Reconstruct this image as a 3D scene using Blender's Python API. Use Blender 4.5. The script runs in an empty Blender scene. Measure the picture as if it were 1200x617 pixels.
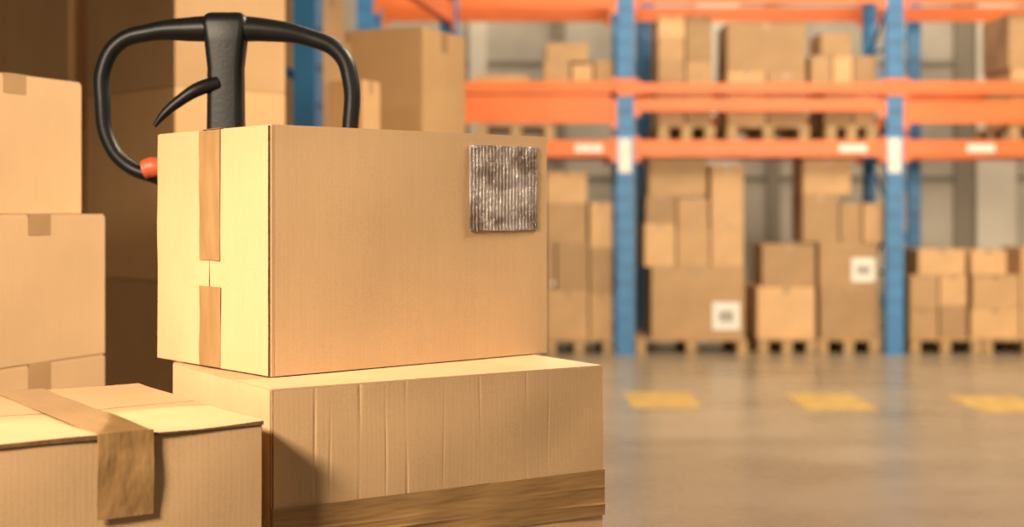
import bpy, math, random
from mathutils import Vector, Matrix, noise
random.seed(4)
H=1.25; F=1655.0
D=bpy.data; C=bpy.context
scn=C.scene
scn.view_settings.view_transform='Standard'

# ------------------------------------------------------------ materials
def newmat(name):
    m=D.materials.new(name); m.use_nodes=True
    nt=m.node_tree; b=nt.nodes['Principled BSDF']
    return m,nt,b
def N(nt,t,**k):
    n=nt.nodes.new(t)
    for a,v in k.items(): setattr(n,a,v)
    return n
def ramp(nt,fac,c0,c1,p0=0.3,p1=0.7):
    r=N(nt,'ShaderNodeValToRGB'); e=r.color_ramp.elements
    e[0].position=p0; e[0].color=(*c0,1); e[1].position=p1; e[1].color=(*c1,1)
    nt.links.new(fac,r.inputs['Fac']); return r
def noiseN(nt,vec,scale,detail=3,mscale=None,rough=0.5):
    n=N(nt,'ShaderNodeTexNoise'); n.inputs['Scale'].default_value=scale
    n.inputs['Detail'].default_value=detail; n.inputs['Roughness'].default_value=rough
    if mscale:
        mp=N(nt,'ShaderNodeMapping'); mp.inputs['Scale'].default_value=mscale
        nt.links.new(vec,mp.inputs['Vector']); nt.links.new(mp.outputs[0],n.inputs['Vector'])
    else: nt.links.new(vec,n.inputs['Vector'])
    return n
def cardboard(name,col,fine=True,vary=0.25):
    m,nt,b=newmat(name); tc=N(nt,'ShaderNodeTexCoord'); ob=tc.outputs['Object']
    n1=noiseN(nt,ob,5,4)
    n2=noiseN(nt,ob,1,3,(260,260,12))
    n3=noiseN(nt,ob,900,2)
    def scl(n,f):
        q=N(nt,'ShaderNodeMath',operation='MULTIPLY'); q.inputs[1].default_value=f; nt.links.new(n.outputs[0],q.inputs[0]); return q
    add=N(nt,'ShaderNodeMath',operation='ADD'); nt.links.new(scl(n1,0.9).outputs[0],add.inputs[0]); nt.links.new(scl(n2,0.26).outputs[0],add.inputs[1])
    add2=N(nt,'ShaderNodeMath',operation='MULTIPLY_ADD'); nt.links.new(n3.outputs[0],add2.inputs[0]); add2.inputs[1].default_value=0.9; nt.links.new(add.outputs[0],add2.inputs[2])
    d=tuple(c*0.86 for c in col); l=tuple(min(1,c*1.11) for c in col)
    r=ramp(nt,add2.outputs[0],d,l,0.0,1.0)
    mr0=N(nt,'ShaderNodeMapRange'); mr0.inputs['From Min'].default_value=0.74; mr0.inputs['From Max'].default_value=1.32
    nt.links.new(add2.outputs[0],mr0.inputs['Value']); nt.links.new(mr0.outputs[0],r.inputs['Fac'])
    oi=N(nt,'ShaderNodeObjectInfo'); hs=N(nt,'ShaderNodeHueSaturation')
    mr=N(nt,'ShaderNodeMapRange'); mr.inputs['To Min'].default_value=1-vary; mr.inputs['To Max'].default_value=1+vary*0.7
    nt.links.new(oi.outputs['Random'],mr.inputs['Value']); nt.links.new(mr.outputs[0],hs.inputs['Value'])
    nt.links.new(r.outputs[0],hs.inputs['Color']); nt.links.new(hs.outputs[0],b.inputs['Base Color'])
    b.inputs['Roughness'].default_value=0.6; b.inputs['Specular IOR Level'].default_value=0.35
    if fine:
        sx=N(nt,'ShaderNodeSeparateXYZ'); nt.links.new(ob,sx.inputs[0])
        s=N(nt,'ShaderNodeMath',operation='ADD'); nt.links.new(sx.outputs[0],s.inputs[0]); nt.links.new(sx.outputs[1],s.inputs[1])
        mu=N(nt,'ShaderNodeMath',operation='MULTIPLY'); mu.inputs[1].default_value=1150; nt.links.new(s.outputs[0],mu.inputs[0])
        si=N(nt,'ShaderNodeMath',operation='SINE'); nt.links.new(mu.outputs[0],si.inputs[0])
        ma=N(nt,'ShaderNodeMath',operation='MULTIPLY_ADD'); nt.links.new(si.outputs[0],ma.inputs[0]); ma.inputs[1].default_value=0.07; nt.links.new(scl(n2,0.3).outputs[0],ma.inputs[2])
        ma2=N(nt,'ShaderNodeMath',operation='MULTIPLY_ADD'); nt.links.new(n3.outputs[0],ma2.inputs[0]); ma2.inputs[1].default_value=0.35; nt.links.new(ma.outputs[0],ma2.inputs[2])
        bp=N(nt,'ShaderNodeBump'); bp.inputs['Strength'].default_value=0.35; bp.inputs['Distance'].default_value=0.0006
        nt.links.new(ma2.outputs[0],bp.inputs['Height']); nt.links.new(bp.outputs[0],b.inputs['Normal'])
    return m
def plain(name,col,rough=0.5,metal=0,var=0.12,scale=8,bump=0,spec=0.5):
    m,nt,b=newmat(name); tc=N(nt,'ShaderNodeTexCoord')
    n=noiseN(nt,tc.outputs['Object'],scale,4)
    r=ramp(nt,n.outputs[0],tuple(c*(1-var) for c in col),tuple(min(1,c*(1+var)) for c in col))
    nt.links.new(r.outputs[0],b.inputs['Base Color']); b.inputs['Roughness'].default_value=rough; b.inputs['Metallic'].default_value=metal
    b.inputs['Specular IOR Level'].default_value=spec
    if bump:
        bp=N(nt,'ShaderNodeBump'); bp.inputs['Strength'].default_value=0.5; bp.inputs['Distance'].default_value=bump
        nt.links.new(n.outputs[0],bp.inputs['Height']); nt.links.new(bp.outputs[0],b.inputs['Normal'])
    return m
CB=cardboard('cardboard_kraft',(0.50,0.32,0.175),vary=0.0)
CBfar=cardboard('cardboard_stock',(0.50,0.305,0.15),fine=False,vary=0.34)
EDGE=plain('cardboard_cut_edge',(0.13,0.065,0.03),0.9,scale=300,var=0.4)
def tapemat(name,ms):
    m,nt,b=newmat(name); tc=N(nt,'ShaderNodeTexCoord')
    n=noiseN(nt,tc.outputs['Object'],1,2,ms)
    r=ramp(nt,n.outputs[0],(0.27,0.15,0.06),(0.33,0.19,0.08))
    nt.links.new(r.outputs[0],b.inputs['Base Color']); b.inputs['Roughness'].default_value=0.25
    b.inputs['Coat Weight'].default_value=1.0; b.inputs['Coat Roughness'].default_value=0.12
    bp=N(nt,'ShaderNodeBump'); bp.inputs['Strength'].default_value=0.7; bp.inputs['Distance'].default_value=0.003
    nt.links.new(n.outputs[0],bp.inputs['Height']); nt.links.new(bp.outputs[0],b.inputs['Normal'])
    return m
TAPEV=tapemat('packing_tape_v',(60,60,12)); TAPEH=tapemat('packing_tape_h',(10,40,70)); TAPEY=tapemat('packing_tape_y',(60,10,30))
TAPEF=plain('packing_tape_stock',(0.34,0.20,0.095),0.4)
PAPER=plain('label_paper',(0.75,0.72,0.66),0.6,var=0.05)
PRINT=plain('label_print',(0.33,0.31,0.28),0.6,var=0.3,scale=60)
DARK=plain('post_hole_shade',(0.06,0.03,0.015),0.95)  # dark colour standing in for shade inside the rack posts' punched holes
BLACK=plain('black_plastic',(0.005,0.005,0.006),0.42,scale=200,bump=0.0003,spec=0.25)
RED=plain('red_plastic',(0.50,0.085,0.03),0.45)
STEEL=plain('jack_paint',(0.55,0.12,0.03),0.45)
BLUE=plain('rack_blue_paint',(0.03,0.17,0.39),0.45,var=0.15,scale=4)
ORANGE=plain('rack_orange_paint',(0.70,0.145,0.025),0.45,var=0.1,scale=3)
WOOD=plain('pallet_wood',(0.40,0.25,0.12),0.8,var=0.3,scale=14)
YEL=plain('yellow_floor_paint',(0.46,0.29,0.07),0.5,var=0.25,scale=9)
def foil():
    m,nt,b=newmat('silver_foil_pouch'); tc=N(nt,'ShaderNodeTexCoord')
    n=noiseN(nt,tc.outputs['Object'],1,5,(330,330,300),0.75)
    n2=noiseN(nt,tc.outputs['Object'],28,2)
    r=ramp(nt,n2.outputs[0],(0.32,0.25,0.22),(0.78,0.69,0.67),0.38,0.6)
    nt.links.new(r.outputs[0],b.inputs['Base Color']); b.inputs['Metallic'].default_value=0.85; b.inputs['Roughness'].default_value=0.27
    a=N(nt,'ShaderNodeMath',operation='MULTIPLY_ADD'); nt.links.new(n2.outputs[0],a.inputs[0]); a.inputs[1].default_value=0.6; nt.links.new(n.outputs[0],a.inputs[2])
    bp=N(nt,'ShaderNodeBump'); bp.inputs['Strength'].default_value=0.6; bp.inputs['Distance'].default_value=0.002
    nt.links.new(a.outputs[0],bp.inputs['Height']); nt.links.new(bp.outputs[0],b.inputs['Normal'])
    return m
FOIL=foil()
def floormat():
    m,nt,b=newmat('polished_concrete'); tc=N(nt,'ShaderNodeTexCoord'); ob=tc.outputs['Object']
    n=noiseN(nt,ob,0.7,6,rough=0.65); n2=noiseN(nt,ob,1,4,(0.5,1.6,1))
    a=N(nt,'ShaderNodeMath',operation='ADD'); nt.links.new(n.outputs[0],a.inputs[0]); nt.links.new(n2.outputs[0],a.inputs[1])
    h=N(nt,'ShaderNodeMath',operation='MULTIPLY'); h.inputs[1].default_value=0.5; nt.links.new(a.outputs[0],h.inputs[0])
    r=ramp(nt,h.outputs[0],(0.22,0.172,0.115),(0.34,0.275,0.195),0.38,0.62)
    nt.links.new(r.outputs[0],b.inputs['Base Color'])
    rr=N(nt,'ShaderNodeMapRange'); rr.inputs['To Min'].default_value=0.18; rr.inputs['To Max'].default_value=0.38
    nt.links.new(n.outputs[0],rr.inputs['Value']); nt.links.new(rr.outputs[0],b.inputs['Roughness'])
    return m
FLOOR=floormat()
WALL=plain('concrete_wall',(0.38,0.34,0.285),0.85,var=0.2,scale=1.3)
WALLL=plain('wall_light_panel',(0.56,0.51,0.43),0.8,var=0.1,scale=1.3)
WALLD=plain('wall_dark_panel',(0.20,0.17,0.13),0.8,var=0.1,scale=1.3)
CEIL=plain('ceiling_panel',(0.55,0.52,0.46),0.9)

# ------------------------------------------------------------ mesh builder
class MB:
    def __init__(s): s.v=[]; s.f=[]; s.m=[]; s.mats=[]
    def mi(s,mat):
        if mat not in s.mats: s.mats.append(mat)
        return s.mats.index(mat)
    def box(s,x0,x1,y0,y1,z0,z1,mat,M=None):
        b=len(s.v)
        for z in (z0,z1):
            for (x,y) in ((x0,y0),(x1,y0),(x1,y1),(x0,y1)):
                p=Vector((x,y,z)); s.v.append(M@p if M else p)
        k=s.mi(mat)
        for f in ((0,3,2,1),(4,5,6,7),(0,1,5,4),(1,2,6,5),(2,3,7,6),(3,0,4,7)):
            s.f.append(tuple(b+i for i in f)); s.m.append(k)
    def slab(s,o,ux,uy,n,lx,ly,t,mat,nx=24,ny=24,amp=0.0,freq=8,edge=None,fn=None,seed=0):
        """thin sheet: origin o, axes ux,uy, outward normal n, with a gently uneven surface and edge skirt"""
        o=Vector(o);ux=Vector(ux);uy=Vector(uy);n=Vector(n)
        b=len(s.v); k=s.mi(mat); ke=s.mi(edge) if edge else k
        for j in range(ny+1):
            for i in range(nx+1):
                p=o+ux*(lx*i/nx)+uy*(ly*j/ny)
                d=t+amp*noise.noise(p*freq+Vector((seed,0,0)))
                if fn: d+=fn(lx*i/nx,ly*j/ny)
                s.v.append(p+n*d)
        flip=(ux.cross(uy)).dot(n)<0
        def F(q,kk):
            s.f.append(tuple(reversed(q)) if flip else q); s.m.append(kk)
        w=nx+1
        for j in range(ny):
            for i in range(nx):
                F((b+j*w+i,b+j*w+i+1,b+(j+1)*w+i+1,b+(j+1)*w+i),k)
        ring=[j for j in range(w)]+[w*j+nx for j in range(1,ny+1)]+[w*ny+i for i in range(nx-1,-1,-1)]+[w*j for j in range(ny-1,0,-1)]
        c=len(s.v)
        for r in ring:
            j,i=divmod(r,w); s.v.append(o+ux*(lx*i/nx)+uy*(ly*j/ny))
        L=len(ring)
        for q in range(L):
            a,bb=ring[q],ring[(q+1)%L]
            F((c+q,c+(q+1)%L,b+bb,b+a),ke)
    def cyl(s,p0,p1,r,mat,seg=16):
        p0=Vector(p0);p1=Vector(p1);ax=(p1-p0).normalized(); a=ax.orthogonal().normalized(); c=ax.cross(a)
        b=len(s.v);k=s.mi(mat)
        for p in (p0,p1):
            for i in range(seg):
                t=2*math.pi*i/seg; s.v.append(p+a*r*math.cos(t)+c*r*math.sin(t))
        for i in range(seg):
            j=(i+1)%seg; s.f.append((b+i,b+j,b+seg+j,b+seg+i)); s.m.append(k)
        s.f.append(tuple(b+i for i in reversed(range(seg)))); s.m.append(k)
        s.f.append(tuple(b+seg+i for i in range(seg))); s.m.append(k)
    def build(s,name,loc=(0,0,0),rot=0,bevel=0,parent=None,seg=2,smooth=False):
        me=D.meshes.new(name); me.from_pydata([tuple(v) for v in s.v],[],s.f)
        for m in s.mats: me.materials.append(m)
        me.polygons.foreach_set('material_index',s.m)
        if smooth: me.polygons.foreach_set('use_smooth',[True]*len(s.f))
        me.update()
        o=D.objects.new(name,me); C.collection.objects.link(o); o.location=loc; o.rotation_euler=(0,0,rot)
        if bevel:
            b=o.modifiers.new('bevel','BEVEL'); b.width=bevel; b.segments=seg; b.limit_method='ANGLE'; b.angle_limit=math.radians(50)
        if parent: o.parent=parent
        return o

def carton(name,loc,rot,L,W,Hh,mat=CBfar,face=None,tape=True,label=False):
    """shipping carton, local frame x:0..L y:0..W z:0..H; flaps on top with centre seam, tape, front strip"""
    b=MB(); t=0.004
    b.box(0,L,0,W,0,Hh-t,mat)
    g=0.002
    b.box(0.002,L-0.002,0.001,W/2-g,Hh-t,Hh,mat)
    b.box(0.002,L-0.002,W/2+g,W-0.001,Hh-t,Hh,mat)
    if tape:
        tw=min(0.055,L*0.16); e=0.0007
        if tape=='x':
            b.box(-e,L+e,W/2-tw/2,W/2+tw/2,Hh,Hh+e,TAPEF); b.box(-e,0,W/2-tw/2,W/2+tw/2,Hh*0.78,Hh,TAPEF); b.box(L,L+e,W/2-tw/2,W/2+tw/2,Hh*0.78,Hh,TAPEF)
        else:
            b.box(L/2-tw/2,L/2+tw/2,-e,W+e,Hh,Hh+e,TAPEF); b.box(L/2-tw/2,L/2+tw/2,-e,0,Hh*0.86,Hh,TAPEF); b.box(L/2-tw/2,L/2+tw/2,W,W+e,Hh*0.86,Hh,TAPEF)
    if label:
        s=min(0.24,L*.4); b.box(L*0.95-s,L*0.95,-0.003,0,Hh*0.12,Hh*0.12+s,PAPER)
        if label=='qr': b.box(L*0.95-s*.78,L*0.95-s*.22,-0.004,-0.003,Hh*0.12+s*.28,Hh*0.12+s*.7,PRINT)
    return b.build(name,loc,rot,0.0015 if L<0.6 else 0.003)

# ------------------------------------------------------------ foreground cartons
aU=math.atan2(0.6515,0.7586)
b=MB(); L,W,Hh=0.393,0.257,0.2682; t=0.0032
b.box(0,L,0,W,0,Hh,CB)
b.slab((0,0.0015,0.001),(0,1,0),(0,0,1),(-1,0,0),W/2-0.002,Hh-0.002,t,CB,amp=0.0014,edge=EDGE,freq=14)
b.slab((0,W/2+0.0006,0.001),(0,1,0),(0,0,1),(-1,0,0),W/2-0.002,Hh-0.002,t,CB,amp=0.0014,edge=EDGE,freq=14,seed=3)
ty0=0.1025
zt=Hh-(0.0915+0.056)
b.slab((-t-0.0012,ty0,zt),(0,1,0),(0,0,1),(-1,0,0),0.047,Hh-zt-0.001,0.0006,TAPEV,amp=0.0014,freq=26)
b.slab((-t-0.0012,ty0-0.001,0.0015),(0,1,0),(0,0,1),(-1,0,0),0.047,zt-0.031,0.0006,TAPEV,amp=0.0014,freq=26,seed=7)
b.box(-t-0.0012,0.06,ty0,ty0+0.047,Hh,Hh+0.0006,TAPEV)
b.slab((0.0035,0,0.0005),(1,0,0),(0,0,1),(0,-1,0),L-0.004,Hh-0.001,0.0012,CB,amp=0.0014,freq=8,nx=40,edge=EDGE)
def ribs(u,v): return 0.00042*math.sin(2*math.pi*u/0.0052+0.35*math.sin(v*70))+0.00025*noise.noise(Vector((u*140,0,v*260)))
b.slab((0.269,-0.0016,Hh-0.0915-0.024),(1,0,0),(0,0,1),(0,-1,0),0.107,0.102,0.0012,FOIL,amp=0.0006,freq=90,nx=170,ny=90,fn=ribs)
zb=H-0.1767
b.build('cardboard_box',(-0.2556,1.5,zb+0.0005),aU,0.0016)

aL=math.atan2(0.219,0.3427)
b=MB(); L,W,Hh=0.407,0.290,0.290; 
b.box(0,L,0,W,0,Hh,CB)
def crush(u,v):
    r=0
    for c,w,a in ((0.045,.0015,.0016),(0.062,.001,.0010),(0.095,.0016,.0018),(0.125,.001,.0010),(0.150,.0014,.0016),(0.195,.001,.0008),(0.24,.001,.0008),(0.30,.0012,.001),(0.33,.001,.0008)):
        r-=a*math.exp(-((u-c-0.0007*math.sin(v*30+c*50))/w)**2)*max(0,0.55+0.45*math.sin(v*38+c*90))
    return r*0.36
b.slab((0.001,0,Hh/2+0.0006),(1,0,0),(0,0,1),(0,-1,0),L-0.002,Hh/2-0.002,t,CB,nx=300,ny=16,amp=0.0016,freq=12,edge=EDGE,fn=crush)
b.slab((0.001,0,0.001),(1,0,0),(0,0,1),(0,-1,0),L-0.002,Hh/2-0.002,t,CB,nx=120,ny=12,amp=0.0012,freq=12,edge=EDGE)
def wr(u,v): return 0.0010*math.exp(-((v-0.014-0.004*math.sin(u*9))/0.0016)**2)*(0.5+0.5*math.sin(u*17))+0.0006*math.exp(-((v-0.030+0.003*math.sin(u*14))/0.0014)**2)*(0.5+0.5*math.cos(u*13))
b.slab((-0.0005,-t-0.0014,Hh/2-0.026),(1,0,0),(0,0,1),(0,-1,0),L+0.001,0.052,0.0006,TAPEH,nx=120,ny=60,amp=0.0014,freq=22,fn=wr)
b.box(-0.0008,0,-t-.001,0.05,Hh/2-0.026,Hh/2+0.026,TAPEH)
b.slab((0,0.001,0.001),(0,1,0),(0,0,1),(-1,0,0),W-0.002,Hh-0.002,0.001,CB,amp=0.0008,edge=EDGE)
b.slab((0.001,0.001,Hh-0.0012),(1,0,0),(0,1,0),(0,0,1),L-0.002,W-0.002,0.001,CB,amp=0.0003,edge=EDGE)
zl=zb-0.2905
b.build('cardboard_box',(-0.2396,1.406,zl),aL,0.0016)

aW=math.atan2(0.559,0.829)
b=MB(); L,W,Hh=0.54,0.35,0.29
b.box(0,L,0,W,0,Hh,CB)
b.slab((0.001,-0.003,Hh),(1,0,0),(0,1,0),(0,0,1),L-0.0005,W/2+0.0015,0.0032,CB,nx=50,ny=20,amp=0.0028,freq=9,edge=EDGE)
b.slab((0.001,W/2+0.0006,Hh),(1,0,0),(0,1,0),(0,0,1),L-0.0005,W/2+0.001,0.0032,CB,nx=50,ny=20,amp=0.0025,freq=9,edge=EDGE)
b.slab((0.0015,0,0.001),(1,0,0),(0,0,1),(0,-1,0),L-0.003,Hh-0.002,0.0012,CB,nx=60,ny=24,amp=0.0018,freq=10,edge=EDGE)
b.slab((0.379,-0.0035,Hh+0.0042),(1,0,0),(0,1,0),(0,0,1),0.052,W+0.006,0.0008,TAPEY,nx=20,ny=60,amp=0.0022,freq=10)
b.slab((0.379,-0.0042,Hh-0.072),(1,0,0),(0,0,1),(0,-1,0),0.052,0.0775,0.0008,TAPEY,nx=20,ny=30,amp=0.0014,freq=25)
zw=H-0.2013-Hh-0.004
b.build('cardboard_box',(-0.2408-0.54*0.829,1.36-0.54*0.559,zw),aW,0.0016)

def pallet(loc,rot,L,W,h=0.13,deck=7):
    b=MB(); bt=0.018; bh=h-3*bt
    for i in range(3):
        x=[0,(L-0.09)/2,L-0.09][i]
        b.box(x,x+0.09,0,W,0,bt,WOOD)
        for y in (0,(W-0.1)/2,W-0.1): b.box(x,x+0.09,y,y+0.1,bt,bt+bh,WOOD)
        b.box(x,x+0.09,0,W,bt+bh,2*bt+bh,WOOD)
    bw=W/deck*0.72
    for i in range(deck):
        y=(W-bw)*i/(deck-1); b.box(0,L,y,y+bw,h-bt,h,WOOD)
    return b.build('wooden_pallet',loc,rot,0.002)

cu,su=math.cos(aL),math.sin(aL)
def fg(u,v,z): return (-0.2396+u*cu-v*su,1.406+u*su+v*cu,z)
PZ=0.13
pallet(fg(-0.66,-0.09,0),aL,1.14,0.48)
hh=(zl-PZ-0.001)/2
for i in range(2):
    carton('cardboard_box',fg(0,0,PZ+i*hh),aL,0.407,0.29,hh-0.001,CB,tape='y')
hh2=(zw-PZ-0.001)/2
for i in range(2):
    carton('cardboard_box',(-0.2408-0.54*0.829,1.36-0.54*0.559,PZ+i*hh2),aW,0.54,0.34,hh2-0.001,CB,tape='y')

# ------------------------------------------------------------ pallet jack
jack=D.objects.new('pallet_jack',None); C.collection.objects.link(jack)
HD=1.90; k=HD/F; hx=(265-600)*k
jack.location=(hx,HD,0)
def curve(name,pts,r,mat,closed=False,radii=None,flat=1.0):
    c=D.curves.new(name,'CURVE'); c.dimensions='3D'; c.bevel_depth=r; c.bevel_resolution=6; c.resolution_u=10; c.use_fill_caps=True
    s=c.splines.new('BEZIER'); s.bezier_points.add(len(pts)-1)
    for i,(bp,p) in enumerate(zip(s.bezier_points,pts)):
        bp.co=p; bp.handle_left_type=bp.handle_right_type='AUTO'
        if radii: bp.radius=radii[i]
    s.use_cyclic_u=closed; c.materials.append(mat)
    o=D.objects.new(name,c); C.collection.objects.link(o); o.parent=jack; return o
def hp(px,py,dy=0): return ((px-265)*k,dy,H+(247-py)*k)
loop=[(265,34),(228,34),(175,38),(140,50),(122,78),(120,120),(127,165),(148,193),(185,208),(230,222),(265,232),(300,228),(345,218),(385,205),(404,180),(411,140),(411,95),(398,62),(362,44),(310,35)]
rad=[1.8,1.6,1.15,1.08,1.08,1.1,1,.9,.9,1,1.2,1,.9,.9,1,1.05,1.1,1.1,1.12,1.5]
curve('handle_loop',[hp(*p) for p in loop],0.0105,BLACK,True,rad)
b=MB(); 
zs=[(-0.0,0.60,0.020,0.016),(0,1.20,0.022,0.018),(0,H+(247-160)*k,0.0245,0.018),(0,H+(247-80)*k,0.0235,0.018),(0,H+(247-50)*k,0.027,0.02),(0,H+(247-28)*k,0.031,0.02),(0,H+(247-15)*k,0.028,0.016)]
for (dx,z,w,d) in zs:
    for q in ((-w,-d),(w,-d),(w,d),(-w,d)): b.v.append(Vector((dx+q[0],q[1],z)))
kk=b.mi(BLACK)
for i in range(len(zs)-1):
    for j in range(4):
        a=i*4+j; c_=i*4+(j+1)%4; b.f.append((a,c_,c_+4,a+4)); b.m.append(kk)
b.f.append((3,2,1,0)); b.m.append(kk); n=len(zs)*4; b.f.append((n-4,n-3,n-2,n-1)); b.m.append(kk)
b.build('handle_shaft',parent=jack,bevel=0.010,seg=5,smooth=True)
curve('control_lever',[hp(258,98,-0.012),hp(236,106,-0.02),hp(215,120,-0.024),(hp(199,134,-0.026)),hp(187,149,-0.028)],0.0085,BLACK,False,[1.2,1.1,.9,.7,.35])
curve('release_lever',[hp(171,199,-0.012),hp(182,196,-0.012),hp(205,202,-0.008),hp(240,225,0)],0.0125,RED,False,[1.0,1.1,.8,.6])
b=MB()
b.cyl((0,0,0.10),(0,0,0.62),0.035,STEEL); b.cyl((-0.06,0,0.085),(-0.02,0,0.085),0.085,BLACK,24); b.cyl((0.02,0,0.085),(0.06,0,0.085),0.085,BLACK,24)
b.cyl((0.05,0,0.3),(0.05,0,0.5),0.02,STEEL)
b.build('pump_and_wheels',parent=jack,bevel=0.003)

# ------------------------------------------------------------ left stacks
def stack(px_end,y_end,du,L,W,zs,offs=None,mat=CB,tapes=True):
    a=math.atan2(du[1],du[0]); X=(px_end-600)*y_end/F
    for i in range(len(zs)-1):
        o=offs[i] if offs else (0,0)
        ox=X-math.cos(a)*L+math.cos(a)*o[0]-math.sin(a)*o[1]; oy=y_end-math.sin(a)*L+math.sin(a)*o[0]+math.cos(a)*o[1]
        carton('cardboard_box',(ox,oy,zs[i]),a,L,W,zs[i+1]-zs[i]-0.001,mat,tape=tapes)
zs=[0.13,0.43,0.73,1.029,1.246,1.452]
stack(123,2.2,(0.37,0.93),0.30,0.40,zs,[(0,0),(0,0),(0,0),(0,0),(0.0,0.045)])
pallet((-0.634-0.37*0.34+0.06*0.93,2.2-0.93*0.34-0.06*0.37,0),math.atan2(.93,.37),0.38,0.60)
def corner_stack(px,y,du,L,W,zs,tapes='y',palletize=True,off=0):
    a=math.atan2(du[1],du[0]); X=(px-600)*y/F
    n=math.hypot(*du); dx,dy=du[0]/n,du[1]/n
    X-=dy*off; y+=dx*off
    for i in range(len(zs)-1):
        carton('cardboard_box',(X,y,zs[i]),a,L,W,zs[i+1]-zs[i]-0.001,CBfar,tape=tapes)
    if palletize: 
        pallet((X-0.03*dx+0.03*dy,y-0.03*dy-0.03*dx,0),a,L+0.06,W+0.06)
corner_stack(205,3.2,(0.72,0.69),0.30,0.42,[0.13,0.6,1.09,1.534,1.98])
corner_stack(205,3.2,(0.72,0.69),0.34,0.42,[0.13,0.55,1.0,1.46,1.88],off=0.52)
corner_stack(205,3.2,(0.72,0.69),0.34,0.42,[0.13,0.55,1.0,1.46,1.92],off=1.04)
corner_stack(495,4.25,(0.40,0.917),0.30,0.25,[0.13,0.5,0.9,1.35,1.806])
corner_stack(424,3.75,(0.40,0.917),0.10,0.10,[0.13,0.55,0.95,1.35,1.60])

# ------------------------------------------------------------ racks
def post(b,x,y,w,d,z1,s=1):
    t=0.004
    b.box(x-w/2,x+w/2,y,y+t,0,z1,BLUE)
    b.box(x-w/2,x-w/2+t,y+t,y+d,0,z1,BLUE); b.box(x+w/2-t,x+w/2,y+t,y+d,0,z1,BLUE)
    b.box(x-w/2-.02,x+w/2+.02,y-.02,y+d+.02,0,0.006,BLUE)
    z=0.3
    while z<z1:
        b.box(x-w*0.28,x-w*0.16,y-0.002,y,z,z+0.03,DARK); b.box(x+w*0.16,x+w*0.28,y-0.002,y,z,z+0.03,DARK); z+=0.15
def beamx(b,x0,x1,y,z0,z1,t=0.05):
    b.box(x0,x1,y,y+t,z0,z1,ORANGE)
    for x in (x0,x1-0.05): b.box(x,x+0.05,y-0.008,y,z0-0.05,z1+0.03,ORANGE)
def strut(b,p0,p1,r,mat): b.cyl(p0,p1,r,mat,6)
RY=12.3; m=RY/F
def Z(py,d=RY): return H-(py-247)*d/F
xs=[(428-600)*m,(733-600)*m,(1049-600)*m,(1362-600)*m]
b=MB()
for x in xs:
    post(b,x,RY,0.15,0.09,4.6); post(b,x,RY+0.85,0.11,0.09,4.6)
    z=0.2; s=0
    while z<4.3:
        y0,y1=(RY+0.05,RY+0.87) if s%2==0 else (RY+0.87,RY+0.05)
        strut(b,(x,y0,z),(x,y1,z+0.5),0.018,BLUE); strut(b,(x,RY+0.05,z),(x,RY+0.87,z),0.015,BLUE); z+=0.5; s+=1
    b.box(x-0.06,x+0.05,RY-0.004,RY,Z(202),Z(162),PAPER)
    b.box(x-0.08,x+0.08,RY-0.012,RY-0.004,Z(112),Z(92),ORANGE)
for i in range(3):
    x0,x1=xs[i]+0.075,xs[i+1]-0.075
    lo,hi=Z(183),Z(164)
    beamx(b,x0,x1,RY+0.01,lo,hi); beamx(b,x0,x1,RY+0.87,lo,hi)
    if i==1: beamx(b,x0,x1,RY+0.01,Z(109),Z(97))
    else: beamx(b,x0,x1,RY+0.01,Z(109),Z(95))
    beamx(b,x0,x1,RY+0.87,Z(109)-0.0,Z(95))
    if i!=1:
        beamx(b,x0,x1,RY+0.01,Z(144),Z(118 if i==2 else 111))
    else: beamx(b,x0,x1,RY+0.01,Z(130),Z(115))
    if i==0: b.box(x0,x1,RY+0.06,RY+0.87,Z(97),Z(97)+0.012,WOOD)
    beamx(b,x0,x1,RY+0.01,Z(9 if i==0 else 3),Z(-8)); beamx(b,x0,x1,RY+0.87,Z(9),Z(-8))
    for px in (690,1000,1150) :
        X=(px-600)*m
        if x0<X<x1: b.box(X-0.12,X+0.12,RY+0.007,RY+0.01,Z(178),Z(169),PAPER)
b.build('pallet_rack')
b=MB()
for x in ((760-600)*13.75/F,(1072-600)*13.75/F):
    post(b,x,13.75,0.12,0.09,4.6); post(b,x,14.55,0.1,0.09,4.6)
    for q in range(8): strut(b,(x,13.8,0.3+q*.5),(x,14.57,0.8+q*.5),0.018,BLUE)
x0,x1=(760-600)*13.75/F+.06,(1072-600)*13.75/F-.06
beamx(b,x0,x1,13.76,2.05,2.16); beamx(b,x0,x1,14.57,2.05,2.16)
b.build('pallet_rack')

# side rack on the left
p0=Vector((-0.765,5.6)); p1=Vector((-0.33,8.4)); dv=(p1-p0); Lr=dv.length; ar=math.atan2(dv.y,dv.x)
b=MB()
for x in (0,Lr):
    post(b,x,0,0.11,0.09,4.2); post(b,x,0.8,0.11,0.09,4.2)
    for q in range(7): strut(b,(x,0.05,0.25+q*.5),(x,0.82,0.25+q*.5+(0.5 if q%2 else 0)),0.02,BLUE)
for zz in (2.36,1.05):
    beamx(b,0.055,Lr-0.055,0.01,zz,zz+0.12); beamx(b,0.055,Lr-0.055,0.84,zz,zz+0.12)
b.build('pallet_rack',(p0.x,p0.y,0),ar)
nx_,ny_=math.cos(ar),math.sin(ar)
def sr(u,v,z): return (p0.x+u*nx_-v*ny_, p0.y+u*ny_+v*nx_, z)
pallet(sr(0.35,-0.0,1.17),ar,1.0,0.9); pallet(sr(1.5,-0.0,1.17),ar,1.0,0.9)
carton('cardboard_box',sr(0.4,0.12,1.30),ar,0.42,0.6,0.5,tape='y'); carton('cardboard_box',sr(0.84,0.12,1.30),ar,0.45,0.6,0.72)
carton('cardboard_box',sr(1.55,0.12,1.30),ar,0.42,0.6,0.86,tape='y'); carton('cardboard_box',sr(2.0,0.12,1.30),ar,0.42,0.6,0.92)
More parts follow.
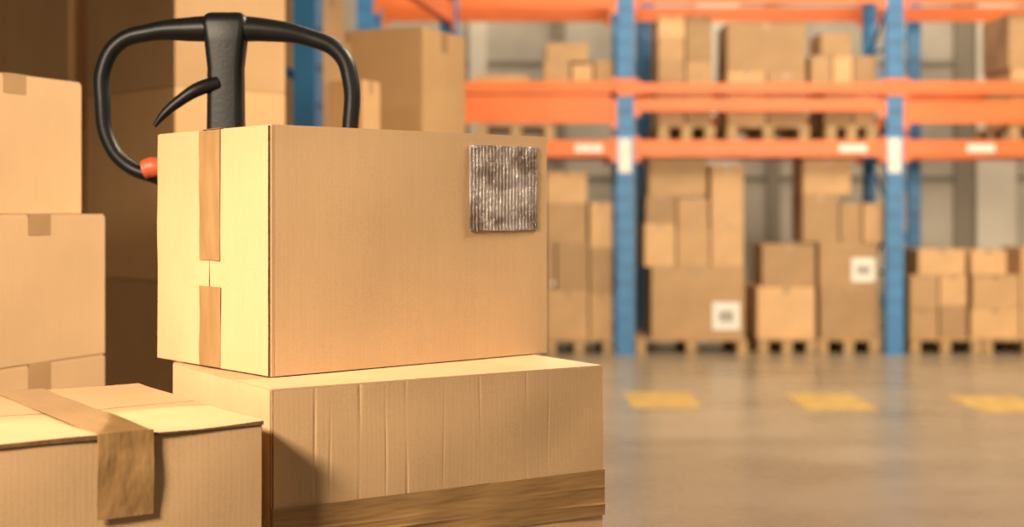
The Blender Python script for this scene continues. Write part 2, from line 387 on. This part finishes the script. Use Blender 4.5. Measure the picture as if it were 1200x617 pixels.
carton('cardboard_box',sr(0.4,0.12,1.80),ar,0.40,0.5,0.40,tape='y')

# ------------------------------------------------------------ background stock
BY=12.42
def bb(px0,px1,py0,py1,dep=0.7,y=BY,tape='y',label=False):
    mm=y/F
    x0=(px0-600)*mm; x1=(px1-600)*mm; z1=H-(py0-247)*mm; z0=H-(py1-247)*mm
    carton('cardboard_box',(x0+0.004,y+random.uniform(0,0.02),z0),0,x1-x0-0.008,dep,z1-z0-0.0005,tape=tape,label=label)
PB=247+(H-0.13)/(BY/F)
def bp(px0,px1,z=0,dep=0.85,y=BY-0.06):
    mm=y/F; pallet(((px0-600)*mm,y,z),0,(px1-px0)*mm,dep)
bp(640,718)
bb(640,690,340,PB); bb(652,690,284,340); bb(640,651,284,340,label=True); bb(640,688,238,284); bb(640,688,200,238,0.5)
bb(691,718,345,PB); bb(691,718,290,345); bb(691,718,237,290)
bp(548,632); bb(552,628,300,PB); bb(552,628,230,300); bb(555,620,180,230,0.5)
bp(745,876)
bb(763,873,312,PB,label='qr'); bb(755,792,262,312); bb(793,832,268,312,tape='y'); bb(833,872,262,312)
bb(757,793,230,262,0.5); bb(794,831,232,268,0.5); bb(833,872,193,262,0.6); bb(760,829,178,230,0.5)
bp(889,957); bb(887,956,336,PB); bb(893,956,286,336,0.5)
bp(959,1031,dep=0.75); bb(961,1031,336,PB,0.6); bb(960,1030,284,336,0.6,label='qr'); bb(941,984,228,284,0.5); bb(985,1010,238,284,0.5)
bb(1011,1040,238,284,0.5); bb(941,998,186,228,0.5)
bp(1067,1150); bb(1066,1100,362,PB); bb(1101,1134,358,PB)
bb(1066,1100,322,362); bb(1101,1134,322,358); bb(1076,1132,292,322,0.5)
bp(1152,1260); bb(1138,1196,362,PB,0.7); bb(1140,1196,322,362); bb(1197,1255,340,PB,.7); bb(1138,1180,293,322,.5); bb(1197,1240,290,340,.5)
ZL=Z(164)
def lv(z): return 247+(H-z)/(BY/F)
PL=lv(ZL+0.13)
mmB=BY/F
for (a,c_) in ((770,836),(850,946),(965,1024),(1178,1270),(560,650)):
    pallet(((a-600)*mmB,RY+0.01,ZL),0,(c_-a)*mmB,0.91)
def lvl(a,c_,t_,b_,dep=0.7,tape='y'): bb(a,c_,t_,b_,dep,tape=tape)
for i in range(5):
    h0=PL-(PL-18)*i/5; h1=PL-(PL-18)*(i+1)/5
    lvl(771,803,h1,h0,0.7); lvl(804,835,h1,h0,0.7)
lvl(852,898,84,PL,0.7); lvl(899,945,84,PL,.7); lvl(852,945,26,84,0.6)
lvl(966,1000,104,PL); lvl(1001,1026,104,PL); 
lvl(950,975,65,104,.5); lvl(976,1000,65,104,.5); lvl(1001,1028,65,104,.5); lvl(962,998,38,65,.5)
lvl(1185,1260,80,PL); lvl(1182,1240,15,80)
ZD=Z(97)+0.012; DK=lv(ZD)
lvl(556,620,88,DK,.5); lvl(637,668,72,DK,.5); lvl(670,695,75,DK,.5); lvl(697,719,70,DK,.5); lvl(640,690,50,72,.4)

# ------------------------------------------------------------ room shell
X0,X1,Y0,Y1,ZC=-4.5,9,-4,16,7
def sh(name,x0,x1,y0,y1,z0,z1,mat):
    b=MB(); b.box(x0,x1,y0,y1,z0,z1,mat); return b.build(name)
sh('floor',X0,X1,Y0,Y1,-0.1,0,FLOOR)
sh('ceiling',X0,X1,Y0,Y1,ZC,ZC+0.1,CEIL)
sh('wall_left',X0-0.1,X0,Y0,Y1,0,ZC,WALL)
sh('wall_right',X1,X1+0.1,Y0,Y1,0,ZC,WALL)
b=MB(); b.box(X0,X1,Y1,Y1+0.1,0,ZC,WALL)
wm=Y1/F
for px,w,mat in ((560,20,WALLL),(655,14,WALLD),(905,14,WALLD),(1128,22,WALLD),(1165,46,WALLL),(840,50,WALLL)):
    b.box((px-w/2-600)*wm,(px+w/2-600)*wm,Y1-0.08,Y1,0,ZC,mat)
for z in (1.6,2.9,4.2): b.box(X0,X1,Y1-0.02,Y1,z,z+0.05,WALLD)
b.build('wall_back')
b=MB()
for i,px in enumerate((775,973,1170,1368)):
    y=9.35-0.10*i; x=(px-600)*y/F
    b.box(x-0.225,x+0.225,y-0.38,y+0.38,0,0.002,YEL)
b.build('floor_marking')

# ------------------------------------------------------------ lights
def area(name,loc,target,size,power,col,sy=None,spread=180):
    l=D.lights.new(name,'AREA'); l.energy=power; l.color=col; l.size=size; l.spread=math.radians(spread)
    if sy: l.shape='RECTANGLE'; l.size_y=sy
    o=D.objects.new(name,l); C.collection.objects.link(o); o.location=loc
    o.rotation_euler=(Vector(target)-Vector(loc)).to_track_quat('-Z','Y').to_euler(); return o
for i,(x,y) in enumerate(((1,8.8),(5,8.8))):
    area('ceiling_lamp',(x,y,6.6),(x,y+1.6,0),2.2,330,(1,0.85,0.64))
area('ceiling_lamp',(0.8,14.7,6.6),(0.8,14.9,0),3,180,(1,0.87,0.69))
area('ceiling_lamp',(4.8,14.7,6.6),(4.8,14.9,0),3,200,(1,0.87,0.69))
area('added_front_fill',(4.5,-3.2,3.4),(3.2,12,1.6),3.0,260,(1,0.84,0.61),spread=70)  # added soft fill from behind the camera, no door is built there
area('added_box_light',(-0.98,0.40,1.85),(-0.36,1.5,1.12),0.25,14,(1,0.82,0.59),spread=75)  # added key from upper left for the near boxes, no fixture
area('added_box_light',(1.5,2.5,3.0),(-0.8,2.4,1.1),0.5,68,(1,0.82,0.57),spread=120)  # added light from the right to brighten the left stacks, no fixture
w=D.worlds.new('world'); scn.world=w; w.use_nodes=True
w.node_tree.nodes['Background'].inputs[0].default_value=(1,0.76,0.51,1); w.node_tree.nodes['Background'].inputs[1].default_value=0.2

# ------------------------------------------------------------ camera
cd=D.cameras.new('camera'); cam=D.objects.new('camera',cd); C.collection.objects.link(cam)
cam.location=(0,0,H); cam.rotation_euler=(math.pi/2,0,0)
cd.sensor_width=36; cd.lens=36*F/1200; cd.shift_y=(247-308.5)/1200
cd.dof.use_dof=True; cd.dof.focus_distance=1.55; cd.dof.aperture_fstop=4.2
scn.camera=cam
